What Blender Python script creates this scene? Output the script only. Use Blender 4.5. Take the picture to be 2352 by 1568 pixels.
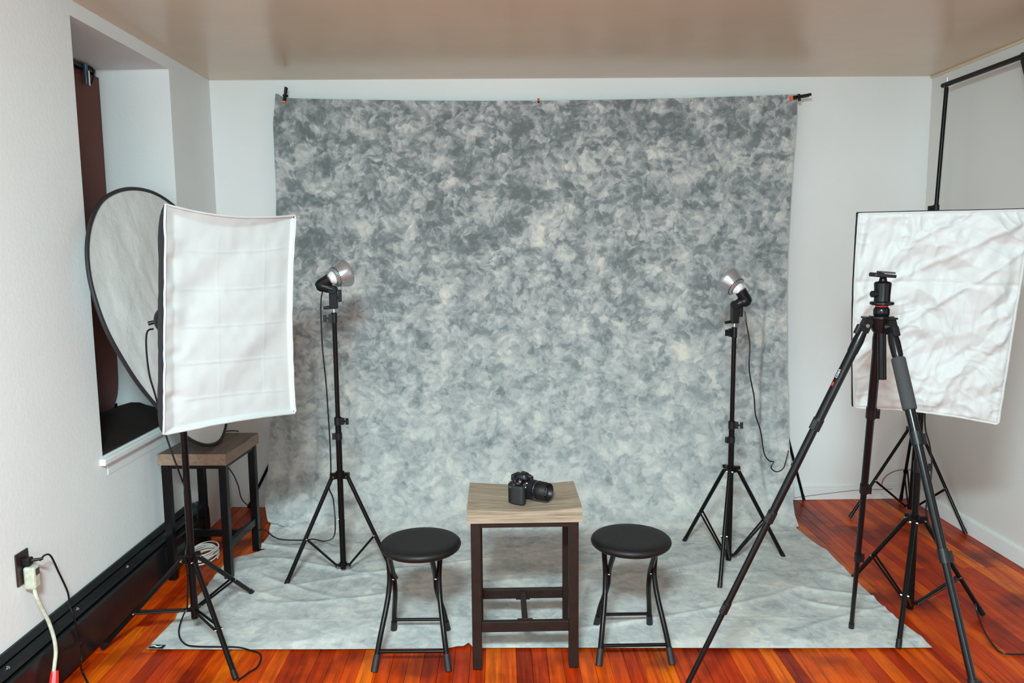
import bpy, math, random
import numpy as np
from mathutils import Vector, Matrix

random.seed(7); rng = np.random.default_rng(7)
for o in list(bpy.data.objects): bpy.data.objects.remove(o)
COL = bpy.context.scene.collection
PI = math.pi

# ------------------------------------------------------------------ camera, world, lights, exposure
FPX, PITCH, YAW, ROLL = 1748.8, .1193, .0139, -.0090
CAM = np.array([1.590, 0., 1.5])
def _axes():
    F = np.array([math.sin(YAW)*math.cos(PITCH), math.cos(YAW)*math.cos(PITCH), -math.sin(PITCH)])
    R = np.array([math.cos(YAW), -math.sin(YAW), 0]); U = np.cross(R, F)
    c, s = math.cos(ROLL), math.sin(ROLL)
    return c*R+s*U, -s*R+c*U, F
RX, UX, FX = _axes()
cd = bpy.data.cameras.new('camera'); cam = bpy.data.objects.new('camera', cd); COL.objects.link(cam)
cd.sensor_width = 36; cd.lens = FPX/2352*36; cd.clip_start = .05; cd.clip_end = 50
cam.matrix_world = Matrix(((RX[0], UX[0], -FX[0], CAM[0]), (RX[1], UX[1], -FX[1], CAM[1]), (RX[2], UX[2], -FX[2], CAM[2]), (0, 0, 0, 1)))
sc = bpy.context.scene
sc.camera = cam
sc.view_settings.view_transform = 'Standard'; sc.view_settings.look = 'None'
sc.view_settings.gamma = 1; sc.view_settings.use_curve_mapping = False
sc.view_settings.exposure = 0.0
w = bpy.data.worlds.new('world'); sc.world = w; w.use_nodes = True
w.node_tree.nodes['Background'].inputs[0].default_value = (.8, .88, 1, 1)
w.node_tree.nodes['Background'].inputs[1].default_value = .3
def area(name, loc, target, size, power, col):
    l = bpy.data.lights.new(name, 'AREA'); l.shape = 'RECTANGLE'; l.size, l.size_y = size; l.energy = power; l.color = col
    o = bpy.data.objects.new(name, l); COL.objects.link(o); o.location = loc
    o.rotation_euler = (Vector(target)-Vector(loc)).to_track_quat('-Z', 'Y').to_euler()
    return o
area('bounce_flash_light', (1.38, -.15, 2.43), (1.38, .55, 0), (.50, .45), 345, (.72, .975, 1.03))  # unseen flash bounced off the ceiling; area light stands for its bright patch
area('fill_light', (1.5, -1.9, 1.5), (1.5, 3.0, 1.3), (2.0, 1.6), 62, (.72, .975, 1.03))  # unseen fill added behind the camera to even out the room

# pixel measurements of the photograph turned into points of the room
def ray(u, v): return FX+RX*(u-1176)/FPX-UX*(v-784)/FPX
def hit(u, v, ax, val):
    d = ray(u, v); return CAM+d*(val-CAM[ax])/d[ax]
def FL(u, v, z=0.): return hit(u, v, 2, z)
def YY(u, v, y): return hit(u, v, 1, y)
def XW(u, v, x=-.02): return hit(u, v, 0, x)

XL, XR, YB, ZC, YF = -.02, 4.034, 4.402, 2.452, -2.3

# ------------------------------------------------------------------ materials
MATS = {}
def mat(name, col, rough=.5, metal=0., spec=.5, coat=0., bump=None, trans=0., var=None, sheen=0.):
    m = bpy.data.materials.new(name); m.use_nodes = True; nt = m.node_tree; b = nt.nodes['Principled BSDF']
    b.inputs['Base Color'].default_value = (*col, 1); b.inputs['Roughness'].default_value = rough
    b.inputs['Metallic'].default_value = metal; b.inputs['Specular IOR Level'].default_value = spec
    b.inputs['Coat Weight'].default_value = coat; b.inputs['Transmission Weight'].default_value = trans
    if sheen: b.inputs['Sheen Weight'].default_value = sheen
    tc = nt.nodes.new('ShaderNodeTexCoord')
    if var:                                   # var = (scale, dark factor, light factor)
        n = nt.nodes.new('ShaderNodeTexNoise'); n.inputs['Scale'].default_value = var[0]; n.inputs['Detail'].default_value = 6
        nt.links.new(tc.outputs['Object'], n.inputs['Vector'])
        r = nt.nodes.new('ShaderNodeValToRGB'); nt.links.new(n.outputs['Fac'], r.inputs[0])
        r.color_ramp.elements[0].position = .35; r.color_ramp.elements[1].position = .65
        r.color_ramp.elements[0].color = (*[c*var[1] for c in col], 1); r.color_ramp.elements[1].color = (*[min(1, c*var[2]) for c in col], 1)
        nt.links.new(r.outputs[0], b.inputs['Base Color'])
    if bump:                                  # bump = (scale, distance)
        n = nt.nodes.new('ShaderNodeTexNoise'); n.inputs['Scale'].default_value = bump[0]; n.inputs['Detail'].default_value = 4
        nt.links.new(tc.outputs['Object'], n.inputs['Vector'])
        bp = nt.nodes.new('ShaderNodeBump'); bp.inputs['Distance'].default_value = bump[1]; bp.inputs['Strength'].default_value = 1
        nt.links.new(n.outputs['Fac'], bp.inputs['Height']); nt.links.new(bp.outputs['Normal'], b.inputs['Normal'])
    MATS[name] = m
    return m
WALL = mat('wall_paint', (.80, .81, .80), .6, spec=.3, bump=(60, .0008), var=(1.2, .97, 1.02))
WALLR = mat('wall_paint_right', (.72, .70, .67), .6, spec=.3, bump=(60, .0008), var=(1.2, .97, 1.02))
CEIL = mat('ceiling_semigloss_tan', (.68, .53, .37), .24, spec=.6, bump=(3, .003), var=(.9, .92, 1.05))
TRIM = mat('trim_paint', (.80, .81, .80), .4, bump=(40, .0005))
HEAT = mat('heater_black_enamel', (.009, .010, .011), .3, spec=.35, bump=(30, .0008))
HEATD = mat('heater_black_matte', (.006, .006, .007), .6)
BLACK = mat('black_plastic', (.006, .006, .007), .4, spec=.3)
METAL = mat('black_painted_metal', (.005, .004, .004), .27, spec=.17)
MATTE = mat('black_matte', (.01, .01, .01), .7)
DBROWN = mat('dark_brown_painted_metal', (.013, .006, .004), .5, spec=.25, var=(30, .8, 1.2))
GREYM = mat('grey_metal', (.30, .28, .26), .3, 1.)
CHROME = mat('chrome', (.8, .8, .8), .2, 1.)
FOAM = mat('foam_grip', (.028, .029, .031), .85, bump=(300, .001))
TRIPOD = mat('anodised_black', (.005, .005, .006), .2, spec=.24)
GREYP = mat('grey_plastic', (.05, .05, .055), .4)
RED = mat('red_plastic', (.65, .02, .02), .4)
ORANGE = mat('orange_plastic', (.85, .13, .04), .5)
YELLOW = mat('yellow_orange_plastic', (.6, .25, .02), .5)
WHITEP = mat('white_ceramic', (.75, .75, .72), .35)
CREAM = mat('aged_cream_plastic', (.50, .50, .40), .45, var=(60, .85, 1.1))
WCABLE = mat('white_cable', (.70, .66, .60), .5)
BRPLATE = mat('brown_outlet_plate', (.028, .016, .014), .35)
DIFF = mat('white_diffuser_nylon', (.47, .485, .48), .5, spec=.2, bump=(400, .0003), sheen=.2)
SILVERC = mat('silver_white_reflector_cloth', (.72, .74, .73), .6, bump=(14, .006), var=(6, .94, 1.05))
FABRIC = mat('black_softbox_fabric', (.014, .014, .018), .7, spec=.2, bump=(300, .0004))
DCLOTH = mat('black_drape', (.006, .006, .006), .9)
RIMF = mat('black_rim_tape', (.014, .014, .018), .6)
BLIND = mat('dark_red_brown_blind', (.135, .036, .026), .7, bump=(40, .0005), var=(2, .9, 1.15))
BOARD = mat('dark_brown_board', (.016, .011, .010), .7, spec=.2, var=(4, .8, 1.2))
GLASS = mat('window_glass', (.8, .85, .9), .05, trans=.9)
COPPER = mat('brown_wire', (.30, .14, .09), .5)
BLUEM = mat('blue_grey_steel', (.13, .19, .25), .3, .6)
LENSG = mat('lens_glass', (.01, .008, .015), .04, spec=1., coat=1.)
RUBBER = mat('black_rubber', (.007, .007, .008), .6, bump=(500, .0004))
SEATM = mat('stool_black_vinyl', (.007, .006, .006), .45, spec=.25, bump=(250, .0006))
BULBM = mat('clear_silver_bulb', (.36, .37, .38), .25, .6, coat=.3)
FOOT = mat('floor_dust_white', (.7, .65, .6), .8)

def wood(name, dark, mid, light, scale_along=1.2, scale_across=60, rough=.55, axis=0):
    m = bpy.data.materials.new(name); m.use_nodes = True; nt = m.node_tree; b = nt.nodes['Principled BSDF']
    b.inputs['Roughness'].default_value = rough
    tc = nt.nodes.new('ShaderNodeTexCoord'); mp = nt.nodes.new('ShaderNodeMapping')
    s = [scale_across]*3; s[axis] = scale_along*2; mp.inputs['Scale'].default_value = s
    nt.links.new(tc.outputs['Object'], mp.inputs[0])
    n = nt.nodes.new('ShaderNodeTexNoise'); n.inputs['Scale'].default_value = 1; n.inputs['Detail'].default_value = 8; n.inputs['Distortion'].default_value = .6
    n.inputs['Roughness'].default_value = .65
    nt.links.new(mp.outputs[0], n.inputs['Vector'])
    r = nt.nodes.new('ShaderNodeValToRGB'); e = r.color_ramp.elements
    e[0].position = .33; e[0].color = (*dark, 1); e[1].position = .7; e[1].color = (*light, 1)
    k = e.new(.5); k.color = (*mid, 1)
    nt.links.new(n.outputs['Fac'], r.inputs[0]); nt.links.new(r.outputs[0], b.inputs['Base Color'])
    bp = nt.nodes.new('ShaderNodeBump'); bp.inputs['Distance'].default_value = .0008
    nt.links.new(n.outputs['Fac'], bp.inputs['Height']); nt.links.new(bp.outputs['Normal'], b.inputs['Normal'])
    return m
OAK = wood('grey_oak_laminate', (.16, .115, .080), (.29, .22, .155), (.40, .315, .23), 2, 85)
OAKE = wood('oak_edge', (.12, .088, .060), (.25, .192, .135), (.34, .272, .20), 2, 110)
BOAK = wood('shaded_brown_oak', (.085, .058, .042), (.13, .090, .066), (.18, .13, .10), 2, 45, axis=1)  # brown oak with the shade on the seat top put into the colour
BOAKE = wood('brown_oak_edge', (.17, .11, .075), (.25, .165, .115), (.31, .21, .15), 2, 60, axis=1)

def plank_mat():
    m = bpy.data.materials.new('varnished_pine_plank'); m.use_nodes = True; nt = m.node_tree; b = nt.nodes['Principled BSDF']
    N = nt.nodes.new; L = nt.links.new
    oi = N('ShaderNodeObjectInfo'); ge = N('ShaderNodeNewGeometry')
    ad = N('ShaderNodeMath'); ad.operation = 'ADD'; L(oi.outputs['Random'], ad.inputs[0]); L(ge.outputs['Random Per Island'], ad.inputs[1])
    fr = N('ShaderNodeMath'); fr.operation = 'FRACT'; L(ad.outputs[0], fr.inputs[0])
    r1 = N('ShaderNodeValToRGB'); e = r1.color_ramp.elements
    e[0].position = 0; e[0].color = (.20, .014, .002, 1); e[1].position = 1; e[1].color = (.70, .135, .002, 1)
    k = e.new(.06); k.color = (.40, .026, .001, 1)
    k = e.new(.5); k.color = (.52, .050, .001, 1); k = e.new(.8); k.color = (.60, .078, .0015, 1)
    L(fr.outputs[0], r1.inputs[0])
    tc = N('ShaderNodeTexCoord'); 
    mp = N('ShaderNodeMapping'); mp.inputs['Scale'].default_value = (45, 3.2, 10); L(tc.outputs['Object'], mp.inputs[0])
    mw = N('ShaderNodeVectorMath'); mw.operation = 'SCALE'; L(oi.outputs['Location'], mw.inputs[0]); mw.inputs[3].default_value = 7.3
    va = N('ShaderNodeVectorMath'); L(mp.outputs[0], va.inputs[0]); L(mw.outputs[0], va.inputs[1])
    n = N('ShaderNodeTexNoise'); n.inputs['Scale'].default_value = 1; n.inputs['Detail'].default_value = 7; n.inputs['Distortion'].default_value = 1.2
    L(va.outputs[0], n.inputs['Vector'])
    r2 = N('ShaderNodeValToRGB'); e = r2.color_ramp.elements; e[0].position = .3; e[0].color = (.55, .50, .45, 1); e[1].position = .62; e[1].color = (1.1, 1.1, 1.1, 1)
    L(n.outputs['Fac'], r2.inputs[0])
    mx = N('ShaderNodeMix'); mx.data_type = 'RGBA'; mx.blend_type = 'MULTIPLY'; mx.inputs[0].default_value = 1
    L(r1.outputs[0], mx.inputs[6]); L(r2.outputs[0], mx.inputs[7])
    # dark old stains that run across boards (world position)
    n2 = N('ShaderNodeTexNoise'); n2.inputs['Scale'].default_value = 3.2; n2.inputs['Detail'].default_value = 5; L(ge.outputs['Position'], n2.inputs['Vector'])
    r3 = N('ShaderNodeValToRGB'); e = r3.color_ramp.elements; e[0].position = .36; e[0].color = (.42, .32, .28, 1); e[1].position = .52; e[1].color = (1, 1, 1, 1)
    L(n2.outputs['Fac'], r3.inputs[0])
    mx2 = N('ShaderNodeMix'); mx2.data_type = 'RGBA'; mx2.blend_type = 'MULTIPLY'; mx2.inputs[0].default_value = 1
    L(mx.outputs[2], mx2.inputs[6]); L(r3.outputs[0], mx2.inputs[7])
    L(mx2.outputs[2], b.inputs['Base Color'])
    b.inputs['Roughness'].default_value = .33; b.inputs['Specular IOR Level'].default_value = .14; b.inputs['Coat Weight'].default_value = .03; b.inputs['Coat Roughness'].default_value = .12
    n3 = N('ShaderNodeTexNoise'); n3.inputs['Scale'].default_value = 9; n3.inputs['Detail'].default_value = 3; L(ge.outputs['Position'], n3.inputs['Vector'])
    bp = N('ShaderNodeBump'); bp.inputs['Distance'].default_value = .003; L(n3.outputs['Fac'], bp.inputs['Height']); L(bp.outputs['Normal'], b.inputs['Normal'])
    return m
PLANK = plank_mat()

def muslin_mat():
    m = bpy.data.materials.new('mottled_grey_muslin'); m.use_nodes = True; nt = m.node_tree; b = nt.nodes['Principled BSDF']
    N = nt.nodes.new; L = nt.links.new
    b.inputs['Roughness'].default_value = .85; b.inputs['Specular IOR Level'].default_value = .15
    uv = N('ShaderNodeUVMap')
    sep = N('ShaderNodeSeparateXYZ'); L(uv.outputs[0], sep.inputs[0])
    def M(op, a, b_, c=None):
        q = N('ShaderNodeMath'); q.operation = op
        for i, x in enumerate((a, b_, c)):
            if x is None: continue
            if isinstance(x, (int, float)): q.inputs[i].default_value = x
            else: L(x, q.inputs[i])
        return q.outputs[0]
    def noise(scale, detail=4, rough=.5, dist=0, vec=None):
        q = N('ShaderNodeTexNoise'); q.inputs['Scale'].default_value = scale; q.inputs['Detail'].default_value = detail
        q.inputs['Roughness'].default_value = rough; q.inputs['Distortion'].default_value = dist; L(vec or uv.outputs[0], q.inputs['Vector']); return q
    def warp(vec, scale, amt, detail):
        q = noise(scale, detail, .6, 0, vec); c_ = N('ShaderNodeVectorMath'); c_.operation = 'SUBTRACT'; c_.inputs[1].default_value = (.5, .5, .5); L(q.outputs['Color'], c_.inputs[0])
        m_ = N('ShaderNodeVectorMath'); m_.operation = 'MULTIPLY_ADD'; m_.inputs[1].default_value = (amt, amt, amt); L(c_.outputs[0], m_.inputs[0]); L(vec, m_.inputs[2]); return m_.outputs[0]
    w0 = warp(uv.outputs[0], 5, .10, 2); w1 = warp(w0, 30, .045, 6)
    def cells(scale, vec):
        q = N('ShaderNodeTexVoronoi'); q.feature = 'SMOOTH_F1'; q.inputs['Smoothness'].default_value = .42; q.inputs['Scale'].default_value = scale; L(vec, q.inputs['Vector'])
        sp = N('ShaderNodeSeparateColor'); L(q.outputs['Color'], sp.inputs[0]); return sp.outputs[0], q.outputs['Distance']
    c1, d1 = cells(11, w1); c2, d2 = cells(24, w1); c3, d3 = cells(48, w1)
    n1 = noise(4.5, 5, .6, .2, w0); n2 = noise(30, 6, .7, .3, w1); big = noise(1.3, 2)
    f = M('MULTIPLY_ADD', n1.outputs['Fac'], .95, -.02)
    f = M('MULTIPLY_ADD', c1, .26, M('ADD', f, -.13)); f = M('MULTIPLY_ADD', c2, .36, M('ADD', f, -.18)); f = M('MULTIPLY_ADD', c3, .30, M('ADD', f, -.15))
    f = M('MULTIPLY_ADD', d1, -.22, M('ADD', f, .09)); f = M('MULTIPLY_ADD', n2.outputs['Fac'], .50, M('ADD', f, -.235))
    f = M('MULTIPLY_ADD', big.outputs['Fac'], .35, M('ADD', f, -.175))
    # thin dark tie creases
    rg = noise(8, 3, .5, .8, w1)
    vein = M('SUBTRACT', 1., M('MINIMUM', M('MULTIPLY', M('ABSOLUTE', M('SUBTRACT', rg.outputs['Fac'], .5), 0), 26.), 1.))
    msk = noise(6, 2)
    vein = M('MULTIPLY', vein, M('MINIMUM', M('MAXIMUM', M('MULTIPLY_ADD', msk.outputs['Fac'], 8., -4.2), 0.), 1.))
    f = M('MULTIPLY_ADD', vein, -.26, f)
    # dye tone plus painted-in light: darker towards the hanging end, paler on the floor (v = metres from the bar)
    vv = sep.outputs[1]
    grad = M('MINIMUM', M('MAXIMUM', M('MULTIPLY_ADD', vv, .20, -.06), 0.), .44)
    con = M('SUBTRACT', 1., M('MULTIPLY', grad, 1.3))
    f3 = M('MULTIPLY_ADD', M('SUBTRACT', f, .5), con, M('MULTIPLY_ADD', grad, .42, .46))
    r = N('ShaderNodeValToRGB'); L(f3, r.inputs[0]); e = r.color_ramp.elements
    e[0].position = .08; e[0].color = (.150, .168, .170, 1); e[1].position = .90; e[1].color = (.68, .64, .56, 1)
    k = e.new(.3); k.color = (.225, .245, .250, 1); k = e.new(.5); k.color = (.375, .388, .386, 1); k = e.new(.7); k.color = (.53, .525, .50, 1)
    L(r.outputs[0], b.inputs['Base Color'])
    # pressed fold lines and weave
    fx = M('ABSOLUTE', M('SUBTRACT', M('FRACT', M('MULTIPLY', sep.outputs[0], 1/.37), 0), .5), 0)
    fy = M('ABSOLUTE', M('SUBTRACT', M('FRACT', M('MULTIPLY_ADD', vv, 1/.42, .33), 0), .5), 0)
    ln = M('MINIMUM', M('MULTIPLY', M('MINIMUM', fx, fy), 40.), 1.)
    n5 = noise(30, 4)
    h = M('MULTIPLY_ADD', n5.outputs['Fac'], .6, M('MULTIPLY', ln, .22))
    bp = N('ShaderNodeBump'); bp.inputs['Distance'].default_value = .004; bp.inputs['Strength'].default_value = .8
    L(h, bp.inputs['Height']); L(bp.outputs['Normal'], b.inputs['Normal'])
    return m
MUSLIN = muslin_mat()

# ------------------------------------------------------------------ mesh helpers
def V3(p): return np.array(p, float)
class MB:
    def __init__(s): s.v = []; s.f = []; s.uv = None
    def add(s, verts, faces):
        b = len(s.v); s.v += [tuple(map(float, p)) for p in verts]; s.f += [tuple(i+b for i in f) for f in faces]; return s
    def box(s, c, size, rot=None):
        c = V3(c); h = V3(size)/2; R = np.eye(3) if rot is None else rot
        P = [c+R@(h*np.array(q)) for q in ((-1,-1,-1),(1,-1,-1),(1,1,-1),(-1,1,-1),(-1,-1,1),(1,-1,1),(1,1,1),(-1,1,1))]
        return s.add(P, [(0,3,2,1),(4,5,6,7),(0,1,5,4),(1,2,6,5),(2,3,7,6),(3,0,4,7)])
    def bb(s, a, b):
        a, b = V3(a), V3(b); return s.box((a+b)/2, abs(b-a))
    def tube(s, path, r, n=10, cap=True, closed=False):
        P = [V3(p) for p in path]; m = len(P)
        rs = [r]*m if np.isscalar(r) else list(r)
        T = []
        for i in range(m):
            a = P[(i-1) % m] if closed or i > 0 else P[i]; b = P[(i+1) % m] if closed or i < m-1 else P[i]
            t = b-a; T.append(t/(np.linalg.norm(t)+1e-12))
        up = np.array([0, 0, 1.]) if abs(T[0][2]) < .9 else np.array([1., 0, 0])
        nx = np.cross(up, T[0]); nx /= np.linalg.norm(nx)
        vs = []
        for i in range(m):
            nx = nx-T[i]*(nx@T[i]); nx /= np.linalg.norm(nx)+1e-12; ny = np.cross(T[i], nx)
            for k in range(n):
                a = 2*PI*k/n; vs.append(P[i]+rs[i]*(math.cos(a)*nx+math.sin(a)*ny))
        fs = []
        for i in range(m if closed else m-1):
            j = (i+1) % m
            for k in range(n):
                l = (k+1) % n; fs.append((i*n+k, i*n+l, j*n+l, j*n+k))
        if cap and not closed:
            fs.append(tuple(range(n))[::-1]); fs.append(tuple((m-1)*n+k for k in range(n)))
        return s.add(vs, fs)
    def cyl(s, a, b, r, n=16): return s.tube([a, b], r, n)
    def lathe(s, o, ax, prof, n=28):           # prof = [(distance along axis, radius)]
        o, ax = V3(o), V3(ax)/np.linalg.norm(ax)
        up = np.array([0, 0, 1.]) if abs(ax[2]) < .9 else np.array([1., 0, 0])
        nx = np.cross(up, ax); nx /= np.linalg.norm(nx); ny = np.cross(ax, nx); vs = []
        for d, r in prof:
            for k in range(n):
                a = 2*PI*k/n; vs.append(o+ax*d+max(r, 1e-5)*(math.cos(a)*nx+math.sin(a)*ny))
        fs = [(i*n+k, i*n+(k+1) % n, (i+1)*n+(k+1) % n, (i+1)*n+k) for i in range(len(prof)-1) for k in range(n)]
        fs.append(tuple(range(n))[::-1]); fs.append(tuple((len(prof)-1)*n+k for k in range(n)))
        return s.add(vs, fs)
    def grid(s, A):                            # A[i][j] points
        A = np.asarray(A); m, n = A.shape[:2]; b = A.reshape(-1, 3)
        return s.add(b, [(i*n+j, i*n+j+1, (i+1)*n+j+1, (i+1)*n+j) for i in range(m-1) for j in range(n-1)])
    def build(s, name, m, parent=None, smooth=False, bevel=0., thick=0., origin=None, label=None):
        if origin is None: origin = V3(parent['_o']) if parent is not None and '_o' in parent else V3((0, 0, 0))
        me = bpy.data.meshes.new(name); me.from_pydata([tuple(V3(p)-origin) for p in s.v], [], s.f)
        if smooth:
            me.polygons.foreach_set('use_smooth', [True]*len(me.polygons))
        me.materials.append(m); me.update()
        o = bpy.data.objects.new(name, me); COL.objects.link(o)
        if parent is not None: o.parent = parent; o['_o'] = tuple(float(x) for x in origin)
        else: o.location = tuple(origin)
        if smooth is True:
            md = o.modifiers.new('e', 'EDGE_SPLIT'); md.split_angle = math.radians(38)
        if thick: md = o.modifiers.new('t', 'SOLIDIFY'); md.thickness = thick; md.offset = 0
        if bevel: md = o.modifiers.new('b', 'BEVEL'); md.width = bevel; md.segments = 2; md.limit_method = 'ANGLE'
        if label: o['label'] = label
        return o
def tag(o, label, cat, group=None):
    o['label'] = label; o['category'] = cat
    if group: o['group'] = group
    return o
def thing(name, loc, label, cat, group=None):
    o = bpy.data.objects.new(name, None); COL.objects.link(o); o.location = tuple(loc); o['_o'] = tuple(float(x) for x in loc)
    return tag(o, label, cat, group)
def struct(o): o['kind'] = 'structure'; return o
def spline(pts, n=8, closed=False):
    P = [V3(p) for p in pts]; m = len(P); out = []
    for i in range(m if closed else m-1):
        p0 = P[(i-1) % m] if closed or i > 0 else P[i]; p1 = P[i]; p2 = P[(i+1) % m]; p3 = P[(i+2) % m] if closed or i < m-2 else P[(i+1) % m]
        for k in range(n):
            t = k/n; out.append(.5*((2*p1)+(-p0+p2)*t+(2*p0-5*p1+4*p2-p3)*t*t+(-p0+3*p1-3*p2+p3)*t**3))
    if not closed: out.append(P[-1])
    return out
def vnoise(x, y, seed=0):
    r = np.random.default_rng(seed); G = r.random((128, 128))
    xi = np.floor(x).astype(int); yi = np.floor(y).astype(int); fx = x-xi; fy = y-yi
    fx = fx*fx*(3-2*fx); fy = fy*fy*(3-2*fy)
    g = lambda a, b: G[a % 128, b % 128]
    return (g(xi, yi)*(1-fx)*(1-fy)+g(xi+1, yi)*fx*(1-fy)+g(xi, yi+1)*(1-fx)*fy+g(xi+1, yi+1)*fx*fy)-.5
def vlin(x, y, seed=0):                        # creased (unsmoothed) value noise for crumpled cloth
    r = np.random.default_rng(seed); G = r.random((128, 128))
    xi = np.floor(x).astype(int); yi = np.floor(y).astype(int); fx = x-xi; fy = y-yi
    g = lambda a, b: G[a % 128, b % 128]
    a, b_, c, d = g(xi, yi), g(xi+1, yi), g(xi, yi+1), g(xi+1, yi+1)
    return np.where(fx+fy < 1, a+(b_-a)*fx+(c-a)*fy, d+(c-d)*(1-fx)+(b_-d)*(1-fy))-.5
def sstep(a, b, x): t = np.clip((x-a)/(b-a), 0, 1); return t*t*(3-2*t)
def frame(n, up=(0, 0, 1)):
    n = V3(n)/np.linalg.norm(n); x = np.cross(V3(up), n); x /= np.linalg.norm(x); return np.array([x, np.cross(n, x), n]).T  # columns

# ------------------------------------------------------------------ room
WY0, WY1, WZ0, WZ1, WD = 3.012, 3.872, .69, 2.392, -.42
b = MB().bb((XL-.1, YF-.1, -.08), (XR+.1, YB+.1, -.02))
floor = struct(b.build('floor', HEATD))
# strip flooring running towards the backdrop wall
PW, y0 = .057, 2.2
bm_rest = MB(); cnt = 0; shapes = {}
nx = int((XR-XL)/PW)+1
for i in range(nx):
    x0 = XL+i*PW; x1 = min(x0+PW-.0008, XR)
    if x1-x0 < .01: continue
    y = YF
    while y < y0: 
        ln = random.uniform(.6, 1.4); e = min(y+ln, y0)
        bm_rest.bb((x0, y, -.02), (x1, e-.0012, 0)); y += ln
    y = y0
    while y < YB-.01:
        ln = random.choice((.55, .75, .95, 1.2)); e = y+ln
        if e > YB-.25: e = YB
        key = (round(x1-x0, 4), round(e-y, 3))
        z = random.uniform(-.0005, 0)
        if key not in shapes:
            q = MB(); L_, W_ = e-y-.0012, x1-x0; c = .0012
            q.add([(0,0,-.02),(W_,0,-.02),(W_,L_,-.02),(0,L_,-.02),(0,0,-c),(W_,0,-c),(W_,L_,-c),(0,L_,-c),(c,c,0),(W_-c,c,0),(W_-c,L_-c,0),(c,L_-c,0)],
                  [(0,3,2,1),(0,1,5,4),(1,2,6,5),(2,3,7,6),(3,0,4,7),(4,5,9,8),(5,6,10,9),(6,7,11,10),(7,4,8,11),(8,9,10,11)])
            o = q.build('plank', PLANK, floor, origin=(0, 0, 0)); shapes[key] = o.data
        else:
            o = bpy.data.objects.new('plank', shapes[key]); COL.objects.link(o); o.parent = floor
        o.location = (x0, y, z); cnt += 1
        y = e
o = bm_rest.build('near_planks', PLANK, floor, origin=(0, 0, 0)); o['kind'] = 'stuff'
print('planks', cnt)
# walls
b = MB()
b.bb((XL-.4, YF, -.05), (XL, WY0, ZC)); b.bb((XL-.4, WY1, -.05), (XL, YB, ZC))
b.bb((XL-.4, WY0, -.05), (XL, WY1, WZ0-.03)); b.bb((XL-.4, WY0, WZ1), (XL, WY1, ZC))
struct(b.build('wall_left', WALL))
struct(MB().bb((XL-.4, YB, -.05), (XR+.1, YB+.1, ZC+.05)).build('wall_back', WALL))
struct(MB().bb((XR, YF, -.05), (XR+.1, YB, ZC)).build('wall_right', WALLR))
struct(MB().bb((XL-.4, YF-.1, -.05), (XR+.1, YF, ZC+.05)).build('wall_front', WALL))
struct(MB().bb((XL-.4, YF, ZC), (XR+.1, YB, ZC+.08)).build('ceiling', CEIL))
# soft blend strip at the right wall top (ceiling paint runs slightly over) and baseboards
b = MB(); b.bb((XR-.014, .2, 0), (XR, YB-.016, .080)); b.bb((XR-.009, .2, .080), (XR, YB-.016, .088))
struct(b.build('baseboard_right', TRIM, bevel=.003))
b = MB(); b.bb((XL+.10, YB-.016, 0), (XR, YB, .075)); b.bb((XL+.10, YB-.010, .075), (XR, YB, .085))
struct(b.build('baseboard_back', TRIM, bevel=.003))
struct(MB().bb((XR-.012, -1, ZC-.014), (XR, YB, ZC)).build('trim_1', CEIL, bevel=.003))
# window: frame, glass, stool, apron
wn = thing('window_1', (WD, (WY0+WY1)/2, WZ0), 'deep window opening behind the dark red blind', 'window'); del wn['category']; del wn['label']; struct(wn)
b = MB()
for (a, c) in (((WD, WY0-.01, WZ0), (WD+.035, WY0+.05, WZ1)), ((WD, WY1-.04, WZ0), (WD+.035, WY1+.01, WZ1)), ((WD, WY0, WZ1-.05), (WD+.035, WY1, WZ1)),
               ((WD, WY0, WZ0), (WD+.035, WY1, WZ0+.05)), ((WD, WY0, 1.52), (WD+.035, WY1, 1.57))): b.bb(a, c)
b.build('window_frame', TRIM, wn)
MB().bb((WD+.012, WY0+.04, WZ0+.05), (WD+.018, WY1-.03, 1.52)).build('pane', GLASS, wn)
MB().bb((WD+.012, WY0+.04, 1.57), (WD+.018, WY1-.03, WZ1-.05)).build('pane', GLASS, wn)
b = MB(); b.bb((XL-.40, WY0, WZ0-.03), (XL, WY1, WZ0)); b.build('window_sill', TRIM, wn)
b = MB(); b.bb((XL-.005, WY0-.025, WZ0-.034), (XL+.022, WY1+.03, WZ0-.006)); b.build('sill_nosing', TRIM, wn, bevel=.006)
b = MB(); b.bb((XL-.005, WY0+.03, WZ0-.085), (XL+.002, WY1+.0, WZ0-.034)); b.build('apron', TRIM, wn)
# blind + tension rod + clip
bl = thing('window_blind', (WD+.06, (WY0+WY1)/2, WZ0+.01), 'dark red brown blind covering the deep window on the left', 'blind')
ys = np.linspace(WY0+.003, WY1-.004, 40); zs = np.linspace(.70, 2.352, 60)
G = np.zeros((60, 40, 3))
for i, z in enumerate(zs):
    for j, y in enumerate(ys):
        e = 0
        if z < .80: e = .10*(1-math.sqrt(max(0, 1-((.80-z)/.10)**2)))*1.0
        yy = min(y, WY1-.004-e)
        G[i, j] = (WD+.055+.004*math.sin(y*9+z*2)-.02*math.exp(-((z-.7)/.1)**2)*((y-WY0)/.86)**6, yy, z)
MB().grid(G).build('blind_panel', BLIND, bl, smooth=True, thick=.002)
MB().cyl((WD+.06, WY0+.001, 2.372), (WD+.06, WY1-.05, 2.372), .011).build('blind_rod', BLACK, bl, smooth=True)
MB().bb((WD+.045, WY0+.001, 2.335), (WD+.052, WY1-.12, 2.388)).build('head_strip', BLACK, bl)
cl = thing('blind_clip', (WD+.075, 3.745, 2.30), 'blue grey steel clip at the top right end of the dark red blind', 'clip')
MB().bb((WD+.066, 3.715, 2.29), (WD+.080, 3.735, 2.385)).build('clip_plate', BLUEM, cl, bevel=.003)
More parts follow.
